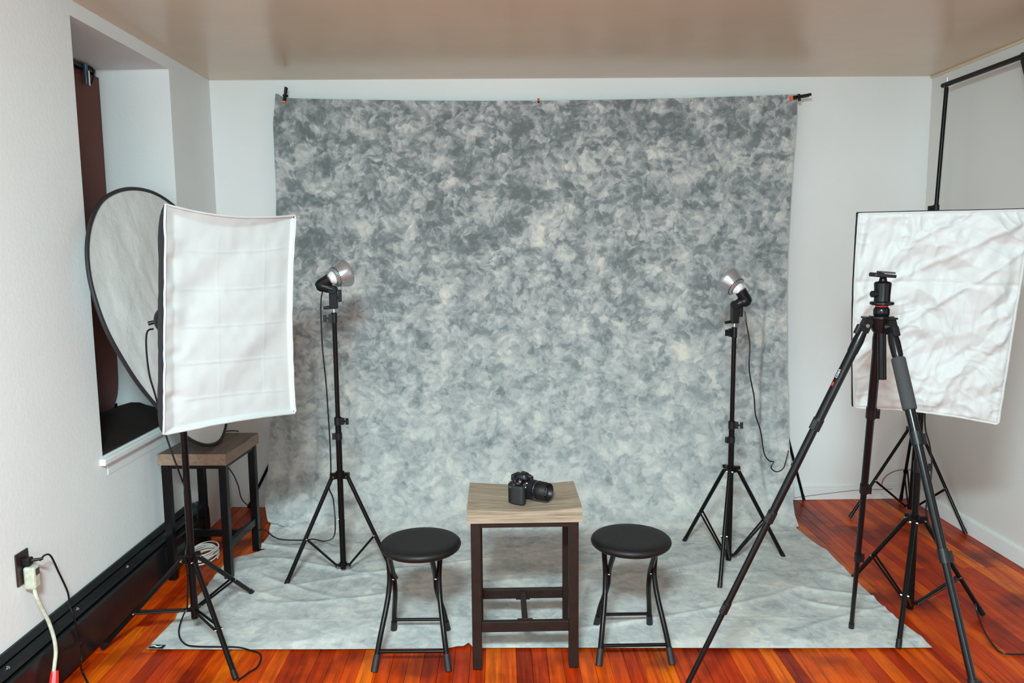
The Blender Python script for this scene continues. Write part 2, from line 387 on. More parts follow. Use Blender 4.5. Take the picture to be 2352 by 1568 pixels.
MB().bb((WD+.080, 3.722, 2.285), (WD+.090, 3.732, 2.355)).build('clip_lever', CHROME, cl, bevel=.003)
MB().tube(spline([(WD+.07, 3.74, 2.38), (WD+.08, 3.775, 2.375), (WD+.08, 3.78, 2.34), (WD+.08, 3.755, 2.30)], 6), .004, 8).build('clip_loop', BLACK, cl, smooth=True)
# dark board on the sill, its far corner rounded and raised
P = [(-.025, 3.016, .694), (-.025, 3.55, .694), (-.07, 3.84, .694), (-.13, 3.855, .694), (-.19, 3.855, .700), (-.225, 3.845, .722), (-.25, 3.83, .738), (-.28, 3.80, .745), (-.305, 3.74, .742), (-.335, 3.5, .728), (-.345, 3.016, .700)]
b = MB(); n = len(P); b.add([(*p[:2], p[2]) for p in P]+[(p[0], p[1], p[2]+.012) for p in P], [tuple(range(n)), tuple(range(2*n-1, n-1, -1))]+[(i, i+n, (i+1) % n+n, (i+1) % n) for i in range(n)])
tag(b.build('sill_board', BOARD, origin=(-.18, 3.4, .69)), 'dark brown board with a rounded far corner lying on the window sill', 'board')

# ------------------------------------------------------------------ baseboard heater
HX, HF, HY0, HY1 = XL, .036, 1.2, 3.76
ht = thing('baseboard_heater', (HX, (HY0+HY1)/2, 0), 'long black baseboard heater along the left wall', 'heater')
def ext(prof, ya, yb):                          # profile in x,z
    b = MB(); n = len(prof)
    b.add([(x, ya, z) for x, z in prof]+[(x, yb, z) for x, z in prof], [tuple(range(n)), tuple(range(2*n-1, n-1, -1))]+[(i, (i+1) % n, (i+1) % n+n, i+n) for i in range(n)])
    return b
ext([(HX+.0005, .02), (HX+.004, .02), (HX+.004, .232), (HX+.0005, .234)], HY0, HY1).build('back_plate', HEAT, ht)
ext([(HX+.0005, .232), (HX+.010, .236), (HX+.026, .218), (HX+.024, .214), (HX+.010, .228), (HX+.0005, .226)], HY0, HY1).build('top_cover', HEAT, ht)
ext([(HX+.010, .200), (HX+.022, .206), (HX+.040, .190), (HX+.050, .184), (HX+.048, .180), (HX+.036, .184), (HX+.022, .198)], HY0, HY1).build('damper', HEAT, ht)
ext([(HX+.030, .168), (HX+.052, .170), (HX+.056, .160), (HX+.056, .012), (HX+.048, .010), (HX+.050, .155), (HX+.034, .160)], HY0, HY1).build('front_panel', HEAT, ht, bevel=.001)
MB().bb((HX+.002, HY1-.001, .006), (HX+.057, HY1+.03, .236)).build('end_cap', HEAT, ht, bevel=.004)
MB().bb((HX+.006, HY0, .03), (HX+.045, HY1, .12)).build('fin_core', HEATD, ht)
for y in (2.30, 2.70, 3.08, 3.45):
    MB().lathe((HX+.032, y, .198), (.6, 0, .8), [(0, .007), (.004, .006), (.006, .002)], 12).build('screw', CHROME, ht, smooth=True)
# rounded black end cap of the heater, behind the stool
b = MB(); prof = spline([(XL+.002, 0), (XL+.002, .185), (XL+.012, .208), (.010, .212), (.036, .200), (.050, .165), (.052, 0)], 5)
P = [(p[0], 0, p[1]) for p in [(q[0], q[1]) for q in prof]]
n = len(P); b.add([(p[0], 3.795, p[2]+.002) for p in P]+[(p[0], 3.875, p[2]+.002) for p in P], [tuple(range(n)), tuple(range(2*n-1, n-1, -1))]+[(i, (i+1) % n, (i+1) % n+n, i+n) for i in range(n)])
b.build('round_end_cap', MATTE, ht, bevel=.008)

# ------------------------------------------------------------------ backdrop stand + cloth + clamps
bs = thing('backdrop_stand', (1.8, 4.345, 0), 'black backdrop stand hidden behind the mottled grey cloth, only splayed legs showing', 'stand')
def stand_base(root, c, hub, low, feet, r_leg=.0095, t_br=.57, r_low=.012, bolts=True, metal=METAL):
    c = V3(c)
    b = MB(); b.lathe((c[0], c[1], hub-.02), (0, 0, 1), [(0, .018), (.004, .021), (.03, .021), (.034, .017)], 20)
    for f in feet:
        d = V3((f[0]-c[0], f[1]-c[1], 0)); d /= np.linalg.norm(d)
        b.box(c*[1, 1, 0]+d*.028+[0, 0, hub-.006], (.034, .018, .028), np.array([d, np.cross((0, 0, 1), d), (0, 0, 1)]).T)
    b.build('leg_hub', metal, root, smooth=True)
    b = MB(); b.lathe((c[0], c[1], low-.008), (0, 0, 1), [(0, .014), (.003, .017), (.018, .017), (.022, .013)], 20)
    for f in feet:
        d = V3((f[0]-c[0], f[1]-c[1], 0)); d /= np.linalg.norm(d)
        b.box(c*[1, 1, 0]+d*.024+[0, 0, low], (.026, .012, .012), np.array([d, np.cross((0, 0, 1), d), (0, 0, 1)]).T)
    b.build('lower_hub', metal, root, smooth=True)
    for f in feet:
        f = V3(f); d = V3((f[0]-c[0], f[1]-c[1], 0)); d /= np.linalg.norm(d); s = np.cross((0, 0, 1), d)
        top = c*[1, 1, 0]+d*.036+[0, 0, hub-.008]; ft = f+[0, 0, r_leg*.9]
        lg = MB().tube([top, ft], r_leg, 12).build('leg', metal, root, smooth=True)
        u = (ft-top)/np.linalg.norm(ft-top)
        MB().tube([ft-u*.03, ft+u*.002], r_leg*1.15, 12).build('foot_cap', BLACK, lg, smooth=True)
        m = top+(ft-top)*t_br
        b = MB()
        for k in (-1, 1):
            b.tube([c*[1, 1, 0]+d*.030+s*k*.006+[0, 0, low], m+s*k*(r_leg+.001)], .0047, 8)
        b.build('brace', metal, root, smooth=True)
        if bolts:
            b = MB()
            for p in (m, top):
                b.cyl(p-s*(r_leg+.006), p+s*(r_leg+.006), .0035, 8)
            p = c*[1, 1, 0]+d*.030+[0, 0, low]; b.cyl(p-s*.010, p+s*.010, .003, 8)
            b.build('bolt', CHROME, root, smooth=True, label='small silver bolts')
def collar(root, p, r, h=.045, side=(1, 0, 0), knob=True):
    p = V3(p); d = V3(side)/np.linalg.norm(side)
    c = MB().lathe(p-[0, 0, h/2], (0, 0, 1), [(0, r), (.003, r+.003), (h-.003, r+.003), (h, r)], 18).box(p+d*(r+.006), (.018, .018, h*.75), np.array([d, np.cross((0, 0, 1), d), (0, 0, 1)]).T).build('collar', BLACK, root, smooth=True)
    if knob:
        k = MB().cyl(p+d*(r+.01), p+d*(r+.022), .005, 8)
        k.box(p+d*(r+.030), (.014, .009, .030), np.array([d, np.cross((0, 0, 1), d), (0, 0, 1)]).T)
        k.build('knob', BLACK, c, smooth=False, bevel=.002)
for px, feet, hub in ((.43, [(.085, 4.375, 0), (.60, 4.374, 0), (.50, 4.15, 0)], .60), (3.19, [(3.385, 4.375, 0), (3.0, 4.37, 0), (3.12, 4.15, 0)], .55)):
    c = (px, 4.352, 0)
    MB().cyl((px, 4.352, .10), (px, 4.352, .9), .0125).build('pole', METAL, bs, smooth=True)
    MB().cyl((px, 4.352, .88), (px, 4.352, 1.6), .0105).build('pole', METAL, bs, smooth=True)
    MB().cyl((px, 4.352, 1.58), (px, 4.352, 2.30), .009).build('pole', METAL, bs, smooth=True)
    collar(bs, (px, 4.352, .9), .0125, side=(0, -1, 0), knob=False); collar(bs, (px, 4.352, 1.6), .0105, side=(0, -1, 0), knob=False)
    stand_base(bs, c, hub, .12, feet, .008, bolts=False)
MB().cyl((.40, 4.345, 2.303), (3.22, 4.345, 2.303), .012).build('crossbar', METAL, bs, smooth=True)

# cloth profile: hangs, sweeps onto the floor, runs out to the front edge
def zy(z): return np.interp(z, [0, .02, .06, .12, .25, .45, .8, 1.4, 2.35], [3.80, 3.90, 3.985, 4.05, 4.145, 4.22, 4.275, 4.298, 4.318])
Lz = [(.02, .352), (.06, .330), (.10, .318), (.18, .298), (.28, .283), (.46, .278), (.7, .293), (1.0, .306), (1.3, .328), (1.8, .352), (2.2, .350), (2.35, .372)]
Ly = []
for u, v in [(613, 1262), (595, 1262), (538, 1285), (515, 1299), (476, 1348), (451, 1374), (421, 1405), (408, 1409), (402, 1423), (337, 1491)]:
    p = FL(u, v, .006); Ly.append((p[1], p[0]))
Rz = [(.02, 3.168), (.1, 3.185), (.19, 3.205), (.3, 3.212), (.45, 3.216), (.7, 3.218), (1.2, 3.205), (1.48, 3.203), (1.9, 3.218), (2.2, 3.235), (2.35, 3.235)]
Ry = []
for u, v in [(1829, 1218), (1860, 1240), (1900, 1268), (1960, 1330), (2010, 1377), (2060, 1422), (2100, 1452), (2141, 1487)]:
    p = FL(u, v, .006); Ry.append((p[1], p[0]))
Ly.sort(); Ry.sort()
NS, NV, NF = 360, 250, 170
zsv = 2.335-(2.335-.02)*np.linspace(0, 1, NV)
S = np.linspace(0, 1, NS)
G = np.zeros((NV+NF, NS, 3)); UVv = np.zeros(NV+NF)
for i, z in enumerate(zsv):
    xl = np.interp(z, *zip(*Lz)); xr = np.interp(z, *zip(*Rz)); y = float(zy(z))
    G[i, :, 0] = xl+(xr-xl)*S; G[i, :, 1] = y; G[i, :, 2] = z
yf_l, yf_r = Ly[0][0], Ry[0][0]
for k in range(NF):
    t = (k+1)/NF
    yf = yf_l+(yf_r-yf_l)*S-.004*np.sin(S*9)
    ystart = 3.90
    y = ystart+(yf-ystart)*t
    xl = np.interp(y[0], *zip(*(Ly+[(3.90, .352)]))); xr = np.interp(y[-1], *zip(*(Ry+[(3.96, 3.168)])))
    G[NV+k, :, 0] = xl+(xr-xl)*S; G[NV+k, :, 1] = y
    G[NV+k, :, 2] = .007+.013*np.exp(-t*14)
ctr = G[:, NS//2]; UVv[1:] = np.cumsum(np.linalg.norm(np.diff(ctr, axis=0), axis=1))
# folds
X, Z = G[:, :, 0].copy(), np.repeat(UVv[:, None], NS, 1)
vert = np.repeat(sstep(2.55, 2.0, UVv)[:, None], NS, 1)      # 1 on the hanging part
flo = 1-np.repeat(sstep(2.75, 2.35, UVv)[:, None], NS, 1)
d = .012*vnoise(X*1.6, Z*.8, 1)+.006*vnoise(X*5, Z*1.6, 2)+.002*vnoise(X*16, Z*14, 3)
d += -.030*np.exp(-((X-(3.09+.035*(1.5-Z)))/.022)**2)*sstep(.5, 1.7, Z)*vert          # hanging fold near the right edge
d += .020*np.exp(-((X-(.42+.05*(Z-1.9)))/.035)**2)*sstep(1.1, 1.9, Z)*vert+.022*np.exp(-((X-(.60-.03*(Z-1.9)))/.04)**2)*sstep(1.5, 2.1, Z)*vert
d -= .030*np.exp(-((X-(.50))/.05)**2)*sstep(1.3, 2.1, Z)*vert
lb = np.exp(-((X-.42)/.22)**2)*np.exp(-((Z-2.22)/.13)**2)                                 # slumped bulge at bottom left
G[:, :, 1] -= lb*.10+np.clip(d, -.02, .06)*np.clip(vert+.3*(1-flo), 0, 1)+.010*vert
rid = lambda a: 1-np.abs(2*a)*2
lf = np.exp(-((X-.55)/.45)**2)*sstep(2.2, 2.5, Z)*sstep(3.5, 2.8, Z)
a = (X-.3)*math.cos(.45)-(Z-2.4)*math.sin(.45)*-1; bq = -(X-.3)*math.sin(.45)+(Z-2.4)*math.cos(.45)
fold = np.maximum(0, rid(vnoise(bq*9+3, a*1.2, 5)))**2*.016*lf
fold += np.maximum(0, rid(vnoise(Z*5+1.5*X, X*.9+3, 6)))**3*.007*flo
rf = np.exp(-((X-3.1)/.35)**2)*flo*sstep(3.6, 3.2, Z)
fold += np.maximum(0, rid(vnoise(Z*7-2*X, X*3+3, 8)))**2*.010*rf
fold += .004*(vnoise(X*3, Z*3, 9)+.5)*flo+.0025*(vnoise(X*11, Z*9, 10)+.5)*flo
edge = np.minimum(1, (UVv[-1]-Z)/.05)*.9+.1
G[:, :, 2] += fold*edge
# crease across the bulge at the bottom left
G[:, :, 1] += .045*np.exp(-((Z-(2.335+.10*np.sin((X-.25)*5)))/.016)**2)*np.exp(-((X-.36)/.13)**2)
# top edge: slightly slack, corners pulled up
topw = np.exp(-Z/.12)
G[:, :, 2] += topw*(-.020+.024*np.abs(2*S-1)**2+.022*np.exp(-((S-.0)/.012)**2))[None, :]
# small tear at the front edge
tear = np.exp(-((X-1.452)/.012)**2)+.45*np.exp(-((X-1.42)/.03)**2)
G[:, :, 1] += .035*tear*sstep(UVv[-1]-.10, UVv[-1], Z)
G[:, :, 2] = np.maximum(G[:, :, 2], .005)
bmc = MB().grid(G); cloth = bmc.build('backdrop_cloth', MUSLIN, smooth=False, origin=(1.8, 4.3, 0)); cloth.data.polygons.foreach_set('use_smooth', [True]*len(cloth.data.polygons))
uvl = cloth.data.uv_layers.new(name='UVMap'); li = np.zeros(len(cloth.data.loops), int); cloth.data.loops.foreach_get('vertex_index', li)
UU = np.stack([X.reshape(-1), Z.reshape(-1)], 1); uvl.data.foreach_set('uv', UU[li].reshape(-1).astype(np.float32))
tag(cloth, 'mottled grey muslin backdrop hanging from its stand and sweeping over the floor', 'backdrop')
# woven label in the near left corner
q = [FL(u, v, .012) for u, v in ((340, 1488), (373, 1489), (381, 1481), (347, 1480))]
lab = MB().add(q+[p+[0, 0, .001] for p in q], [(0, 1, 2, 3), (7, 6, 5, 4), (0, 4, 5, 1), (1, 5, 6, 2), (2, 6, 7, 3), (3, 7, 4, 0)]).build('cloth_label', BLACK, cloth, origin=(1.8, 4.3, 0), label='black woven label with pale flag marks')
def quadpt(a, c): return (q[0]*(1-a)+q[1]*a)*(1-c)+(q[3]*(1-a)+q[2]*a)*c+[0, 0, .0016]
mk = MB()
wv = [(.08+.74*t, .52+.16*math.sin(t*7)) for t in np.linspace(0, 1, 14)]
mk.grid([[quadpt(a, c-.15) for a, c in wv], [quadpt(a, c+.15) for a, c in wv]])
mk.build('label_mark', WHITEP, lab, origin=(1.8, 4.3, 0))

def clamp(tip, dirv, label, col=ORANGE, size=1., name='spring_clamp'):
    tip = V3(tip); d = V3(dirv)/np.linalg.norm(dirv); n = np.array([0, -1., 0]); s = np.cross(d, n); s /= np.linalg.norm(s); n = np.cross(s, d); R = np.array([d, n, s]).T
    r = thing(name, tip, label, 'clamp')
    for k in (-1, 1):
        MB().box(tip+n*.010*k*size, (.014*size, .010*size, .024*size), R).build('jaw_tip', col, r, bevel=.002)
        MB().tube([tip+d*.008*size+n*.012*k*size, tip+d*.045*size+n*.008*k*size], [.010*size, .009*size], 10).tube([tip+d*.040*size+n*.008*k*size, tip+d*.105*size+n*.018*k*size], [.009*size, .0075*size], 10).build('handle', BLACK, r, smooth=True)
    MB().cyl(tip+d*.045*size-s*.016*size, tip+d*.045*size+s*.022*size, .007*size, 10).build('spring', METAL, r, smooth=True)
    return r
clamp(YY(653, 234, 4.30), (.18, 0, 1), 'black spring clamp with orange tips at the top left corner of the grey backdrop', size=.75)
clamp(YY(1817, 226, 4.295), (1, 0, .17), 'black spring clamp with orange tips sticking out from the top right backdrop corner')
clamp(YY(1237, 229, 4.305), (0, .9, -.55), 'orange tip of a clamp at the middle of the backdrop top edge', size=.55)
clamp(YY(1587, 229, 4.305), (0, .9, -.55), 'tiny amber clamp tip on the backdrop top edge right of the middle', YELLOW, .4)
clamp(YY(636, 457, 4.315), (.9, .45, 0), 'tiny amber clamp tip on the left edge of the backdrop', YELLOW, .35)
clamp(YY(1808, 577, 4.315), (-.9, .45, 0), 'tiny orange clamp tip on the right edge of the backdrop', ORANGE, .35)

# ------------------------------------------------------------------ right-hand backdrop stand with black drape
r = thing('backdrop_stand', (3.89, 4.12, 0), 'empty black backdrop stand in the right corner with crossbar along the right wall', 'stand')
A, B_ = V3((3.885, 4.12, 0)), V3((3.945, 4.10, 2.345))
def PP(z): return A+(B_-A)*z/2.345
MB().cyl(PP(.03), PP(1.02), .0145).build('pole', METAL, r, smooth=True)
MB().cyl(PP(1.0), PP(1.72), .0125).build('pole', METAL, r, smooth=True)
MB().cyl(PP(1.70), PP(2.33), .0105).build('pole', METAL, r, smooth=True)
collar(r, PP(1.0), .0145, side=(-1, -.3, 0)); collar(r, PP(1.70), .0125, side=(-1, -.2, 0))
stand_base(r, A, .50, .05, [FL(1952, 1190)*[1, 1, 0], (4.008, 3.80, 0), (3.955, 4.35, 0)], .0085, .58)
Bf = V3((3.965, 1.15, 2.345))
MB().tube([B_+(B_-Bf)/np.linalg.norm(B_-Bf)*.035, Bf], .0125, 14).build('crossbar', METAL, r, smooth=True)
MB().cyl(B_, B_+[0, 0, .035], .004, 8).build('wing_nut', CHROME, r, smooth=True)
MB().cyl((3.90, 1.15, .05), (3.96, 1.15, 2.345), .0125).build('pole', METAL, r, smooth=True)
stand_base(r, (3.90, 1.15, 0), .50, .06, [(3.62, 1.0, 0), (3.99, .85, 0), (3.99, 1.45, 0)], .0085, .58)
n1, n2 = 40, 60; G = np.zeros((n1, n2, 3))
for i in range(n1):
    t = i/(n1-1); z = 2.362-t*1.7
    ye = 3.535-.55*t*1.7
    for j in range(n2):
        s = j/(n2-1); y = ye+(1.7-ye)*s
        G[i, j] = (3.955-.0165-.020*abs(math.sin(y*15))*min(1, t*6)-(0 if t > .012 else -.010), y, z)
tag(MB().grid(G).build('black_drape', DCLOTH, smooth=True, thick=.002, origin=(3.95, 2.4, 2.34)), 'black cloth hung over the crossbar at the far right edge', 'cloth')

# ------------------------------------------------------------------ lamps on stands
def poles(root, c, secs):
    for z0, z1, rr in secs: MB().cyl((c[0], c[1], z0), (c[0], c[1], z1), rr, 16).build('pole', METAL, root, smooth=True)
def cord(root, pts, r=.0033, m=None, name='power_cord', n=6):
    return MB().tube(spline(pts, n), r, 8).build(name, m or BLACK, root, smooth=True)
def bulb_lamp(c, feet, hub, low, ztop, colz, head, label, side, rim_dir):
    root = thing('studio_lamp', (c[0], c[1], 0), label, 'lamp')
    c = V3((c[0], c[1], 0)); y = c[1]
    poles(root, c, [(low-.02, colz+.03, .0135), (colz, ztop, .0105)])
    stand_base(root, c, hub, low, feet)
    collar(root, c+[0, 0, colz-.035], .0135, .035, side=(-side, -.2, 0), knob=False)
    collar(root, c+[0, 0, colz+.035], .0135, .04, side=(side, -.2, 0))
    collar(root, c+[0, 0, ztop-.02], .0105, .05, side=(-side if side > 0 else -1, -.3, 0))
    MB().cyl(c+[0, 0, ztop], c+[0, 0, ztop+.03], .005, 10).build('stud', CHROME, root, smooth=True)
    e, s0, s1 = head          # elbow pixel, socket start, socket end (pixels at this depth)
    zb = ztop+.022
    b = MB().bb((c[0]-.018, y-.014, zb), (c[0]+.018, y+.014, zb+.075)); tk = b.build('tilt_bracket', BLACK, root, bevel=.004)
    k = MB().cyl((c[0], y, zb+.05), (c[0]+side*.03, y, zb+.05), .005, 8); k.bb((c[0]+side*.022, y-.008, zb+.03), (c[0]+side*.036, y+.008, zb+.085)); k.build('tilt_knob', BLACK, tk, bevel=.002)
    MB().cyl((c[0]-side*.015, y, zb+.008), (c[0]-side*.045, y-.005, zb+.004), .007, 10).build('umbrella_clip', BLACK, tk, smooth=True)
    E0 = V3(YY(*e, y)); J = c+[0, 0, zb+.085]
    MB().lathe(J-[0, .018, 0], (0, 1, 0), [(0, .017), (.003, .019), (.033, .019), (.036, .017)], 20).build('pivot_joint', BLACK, root, smooth=True)
    ax = V3(rim_dir)/np.linalg.norm(rim_dir)
    S0 = V3(YY(*s0, y))
    b = MB().tube(spline([J, E0+(J-E0)*.35, E0, E0*.45+S0*.55, S0], 5), [.019]*3+[.023]*3+[.0255]*9+[.0260]*6, 24)
    b.build('lamp_holder', BLACK, root, smooth=True)
    o = S0-ax*.004
    bl = MB().lathe(o, ax, [(0, .018), (.004, .020), (.018, .029), (.026, .031), (.030, .029)], 28).build('bulb_base', WHITEP, root, smooth=True)
    rf = MB().lathe(o, ax, [(.022, .031), (.027, .040), (.040, .047), (.075, .060), (.088, .063), (.094, .061), (.094, .055), (.080, .040), (.060, .034), (.055, .01)], 36).build('bulb', BULBM, root, smooth=True)
    Fr = frame(ax); sl = MB()
    for kk in range(30):
        a = 2*PI*kk/30; dr = Fr[:, 0]*math.cos(a)+Fr[:, 1]*math.sin(a)
        sl.box(o+ax*.036+dr*.0448, (.002, .004, .008), np.array([dr, np.cross(ax, dr), ax]).T)
    sl.build('vent_slots', MATTE, rf)
    return root, E0, zb
ca = (.842, 3.41)
ra, ea, zba = bulb_lamp(ca, [FL(656, 1349), (1.095, 3.345, 0), (.782, 3.683, 0)], .488, .055, 1.225, .700, ((736, 655), (757, 641), None),
      'tall lamp stand with bare bulb tilted right, before the left part of the backdrop', 1, (.72, .60, .30))
cord(ra, [YY(741, 668, 3.41), YY(737, 700, 3.40), YY(740, 790, 3.39), YY(749, 880, 3.39), YY(753, 940, 3.39), YY(757, 1000, 3.39), YY(760, 1080, 3.39), YY(756, 1120, 3.42), YY(766, 1150, 3.44), YY(769, 1225, 3.44),
          FL(748, 1242, .05), FL(720, 1238, .06), FL(695, 1240, .07), FL(650, 1239, .09), FL(628, 1232, .11), FL(613, 1219, .11), YY(600, 1214, 4.0)])
cb = (2.662, 3.47)
rb, eb, zbb = bulb_lamp(cb, [FL(1571, 1246), FL(1653, 1353), FL(1800, 1283)], .473, .045, 1.135, .645, ((1714, 690), (1701, 668), None),
      'tall lamp stand with bare bulb tilted left, before the right part of the backdrop', 1, (-.55, .62, .62))
cord(rb, [YY(1711, 715, 3.47), YY(1714, 740, 3.46), YY(1722, 790, 3.46), YY(1721, 850, 3.46), YY(1732, 910, 3.5), YY(1735, 950, 3.55), YY(1747, 990, 3.6), YY(1755, 1040, 3.7), YY(1767, 1058, 3.75), YY(1777, 1060, 3.75),
          YY(1771, 1074, 3.75), YY(1784, 1083, 3.8), YY(1799, 1075, 3.9), YY(1806, 1055, 4.0), YY(1812, 1030, 4.22), YY(1813, 1020, 4.30), YY(1806, 1008, 4.34)])
c2 = tag(cord(None, [YY(1798, 1012, 4.36), YY(1803, 1007, 4.36), YY(1809, 1025, 4.36), YY(1816, 1034, 4.36), YY(1808, 1038, 4.36), YY(1803, 1025, 4.36)], .0025, name='cable_loop'), 'thin black loop of cord at the right edge of the backdrop above the splayed leg', 'cord')

# ------------------------------------------------------------------ softboxes
def softbox(root, cs, apex, bows, seed, lip, crumple, depthcap):
    TL, TR, BR, BL = [V3(c) for c in cs]; ctr = (TL+TR+BR+BL)/4
    n = np.cross(TR-TL, BL-TL); n /= np.linalg.norm(n)
    if n@(CAM-ctr) < 0: n = -n
    N1, N2 = 130, 170
    a = np.linspace(0, 1, N1)[None, :, None]; c = np.linspace(0, 1, N2)[:, None, None]
    bt, br, bb_, bl_ = bows
    a2 = a+bl_*np.sin(PI*c)*(1-a)-br*np.sin(PI*c)*a
    c2_ = c+bt*np.sin(PI*a**.9)*(1-c)-bb_*np.sin(PI*a)*c
    P = (TL*(1-a2)+TR*a2)*(1-c2_)+(BL*(1-a2)+BR*a2)*c2_
    Aa, Cc = np.repeat(np.linspace(0, 1, N1)[None], N2, 0), np.repeat(np.linspace(0, 1, N2)[:, None], N1, 1)
    ed = np.minimum(np.minimum(Aa, 1-Aa)*.5, np.minimum(Cc, 1-Cc)*.7)      # metres to the nearest edge
    h = np.zeros_like(Aa)
    if lip:
        sl_ = np.maximum.reduce([1-Aa*.5/.040, 1-(1-Aa)*.5/.006, 1-Cc*.7/(.008+.026*np.sin(PI*np.clip(Aa*.9+.1, 0, 1))), 1-(1-Cc)*.7/.012, np.zeros_like(Aa)])
        edv = (1-sl_)*.04; ins = sstep(0, .06, np.minimum(np.minimum(Aa*.5-.04, (1-Aa)*.5), np.minimum(Cc, 1-Cc)*.7))
        h -= .014*(1-sl_)
        h += .012*vnoise(Aa*3, Cc*26, seed+7)*np.exp(-((Aa*.5-.03)/.03)**2)
        for k, cc in enumerate((.17, .35, .525, .70, .87)):
            h += .0024*np.exp(-((Cc-cc-.012*(Aa-.5)*(k-2))/.004)**2)*ins
            h += -.0028*(sstep(cc-.09, cc, Cc)-sstep(cc, cc+.05, Cc))*ins
        for aa in (.40, .77): h += .0008*np.exp(-((Aa-aa)/.004)**2)*ins*(Cc > .1)
        h += .014*vnoise((Aa+Cc*1.5)*2.6+3, (Cc-Aa)*.7+5, seed)*ins+.007*vnoise((Aa*.8+Cc*1.3)*6, (Cc-Aa)*1.4+4, seed+1)*ins
        h += .003*vnoise(Aa*16, Cc*22, seed+2)*np.exp(-edv/.05)*1.4
    else:
        h -= .006*(1-sstep(0, .012, ed))
    if crumple:
        R_ = lambda x, y, sd: np.maximum(0, 1-np.abs(vnoise(x, y, sd))*5)
        w1 = vnoise(Aa*4, Cc*5, seed)*1.2; w2 = vnoise(Aa*4+9, Cc*5+9, seed+1)*1.2
        v1 = vlin(Aa*3, Cc*3.5, seed+11); v2 = vlin(Aa*3+7, Cc*3.5+7, seed+12)
        h += .032*vlin((Aa+Cc*.8)*5+v1*1.5, (Cc-Aa)*2.6+v2*1.5+9, seed+2)*sstep(0, .05, ed)
        h += .021*vlin(Aa*9+Cc*3+v2*2, Cc*11-Aa*4+v1*2+9, seed+3)*sstep(0, .03, ed)
        h += .0095*vlin(Aa*19-Cc*9+v1*3+20, Cc*22+Aa*9+v2*3, seed+4)*sstep(0, .02, ed)
        h += .0035*R_(Aa*12+w1*3, Cc*15+w2*3, seed+5)+.014*vnoise(Aa*2.5, Cc*3, seed+6)*sstep(0, .08, ed)
        fold = lambda k, o_, wdt: np.exp(-((Cc*.7-(o_-Aa*.5*k))/wdt)**2)
        h += .007*fold(.55, .30, .012)+.007*fold(.8, .52, .012)+.006*fold(.62, .20, .010)*(Aa > .35)-.004*np.exp(-((Cc-.34)/.01)**2)
    P = P+h[:, :, None]*n
    P = P+n*.002
    MB().grid(P).build('diffuser', DIFF, root, smooth=False).data.polygons.foreach_set('use_smooth', [True]*((N1-1)*(N2-1)))
    # perimeter
    per = list(P[0, :, :])+list(P[1:, -1, :])+list(P[-1, -2::-1, :])+list(P[-2:0:-1, 0, :]); per = np.array(per)[::4]
    MB().tube(per, .0035, 6, closed=True).build('edge_piping', DIFF, root, smooth=True)
    apex = V3(apex); T = 14; rows = []
    for k in range(T):
        t = k/(T-1)
        rf = (1-t**(1.25 if lip else 1.7))*.93+.07
        bulge = 1+.060*math.sin(PI*min(1, t*2.2)) if not lip else 1+.010*math.sin(PI*min(1, t*2.2))
        base = ctr+(apex-ctr)*t
        off = (per-ctr)*rf*bulge
        sc_ = np.array([vnoise(np.array([i*.13+5]), np.array([k*.35]), seed+9)[0] for i in range(len(per))])
        rows.append(base+off*(1+.03*sc_[:, None]*math.sin(PI*t))-n*.004)
    rows = [np.vstack([rw, rw[:1]]) for rw in rows]
    MB().grid(rows).build('fabric_shell', FABRIC, root, smooth=True, thick=.0015)
    ax = apex-ctr; ax /= np.linalg.norm(ax)
    MB().lathe(apex-ax*.012, ax, [(0, .050), (.01, .055), (.03, .052), (depthcap*.7, .040), (depthcap, .028), (depthcap+.004, .01)], 28).build('lamp_housing', BLACK, root, smooth=True)
    for cn in (TL, TR, BR, BL):
        MB().tube(spline([cn-n*.006+(ctr-cn)*.01, cn*.55+apex*.45+(cn-ctr)*.12, apex+(cn-ctr)*.08], 6), .003, 6).build('rib_rod', METAL, root, smooth=True)
    return ctr, n, ax
# left
sl = thing('softbox_light', (.385, 2.835, 0), 'softbox on a black stand at the left, white front with pressed square creases', 'softbox')
cl_ = (.385, 2.835); c = V3((*cl_, 0))
poles(sl, c, [(.09, .60, .0135), (.58, .98, .0125), (.96, 1.13, .009)])
collar(sl, c+[0, 0, .93], .0135, .05, side=(1, -.4, 0)); 
stand_base(sl, c, .335, .125, [(.055, 2.77, 0), FL(582, 1366), FL(542, 1563)], .0095, .60)
AP = V3((.400, 2.745, 1.262))
ctr, n, ax = softbox(sl, [YY(379, 469, 2.299), YY(678, 495, 2.712), YY(678, 948, 2.701), YY(376, 999, 2.288)], AP, (.03, .035, .012, .0), 20, True, False, .075)
MB().tube(spline([c+[0, 0, 1.12], c+[0, -.01, 1.16], AP+ax*.04+[0, 0, -.045]], 5), .012, 12).build('tilt_bracket', BLACK, sl, smooth=True)
k = AP+ax*.05; MB().tube([k, k+V3((-.045, -.02, -.01))], [.006, .008], 10).build('tilt_knob', BLACK, sl, smooth=True)
cord(sl, [YY(352, 755, 2.76), YY(338, 762, 2.74), YY(336, 800, 2.72), YY(343, 860, 2.72), YY(356, 905, 2.74), YY(372, 965, 2.78), YY(383, 1005, 2.79), YY(395, 1040, 2.79), YY(408, 1075, 2.79), YY(428, 1130, 2.87), YY(441, 1180, 2.87), YY(436, 1230, 2.86), YY(426, 1275, 2.80), YY(432, 1330, 2.86), YY(430, 1395, 2.88)])
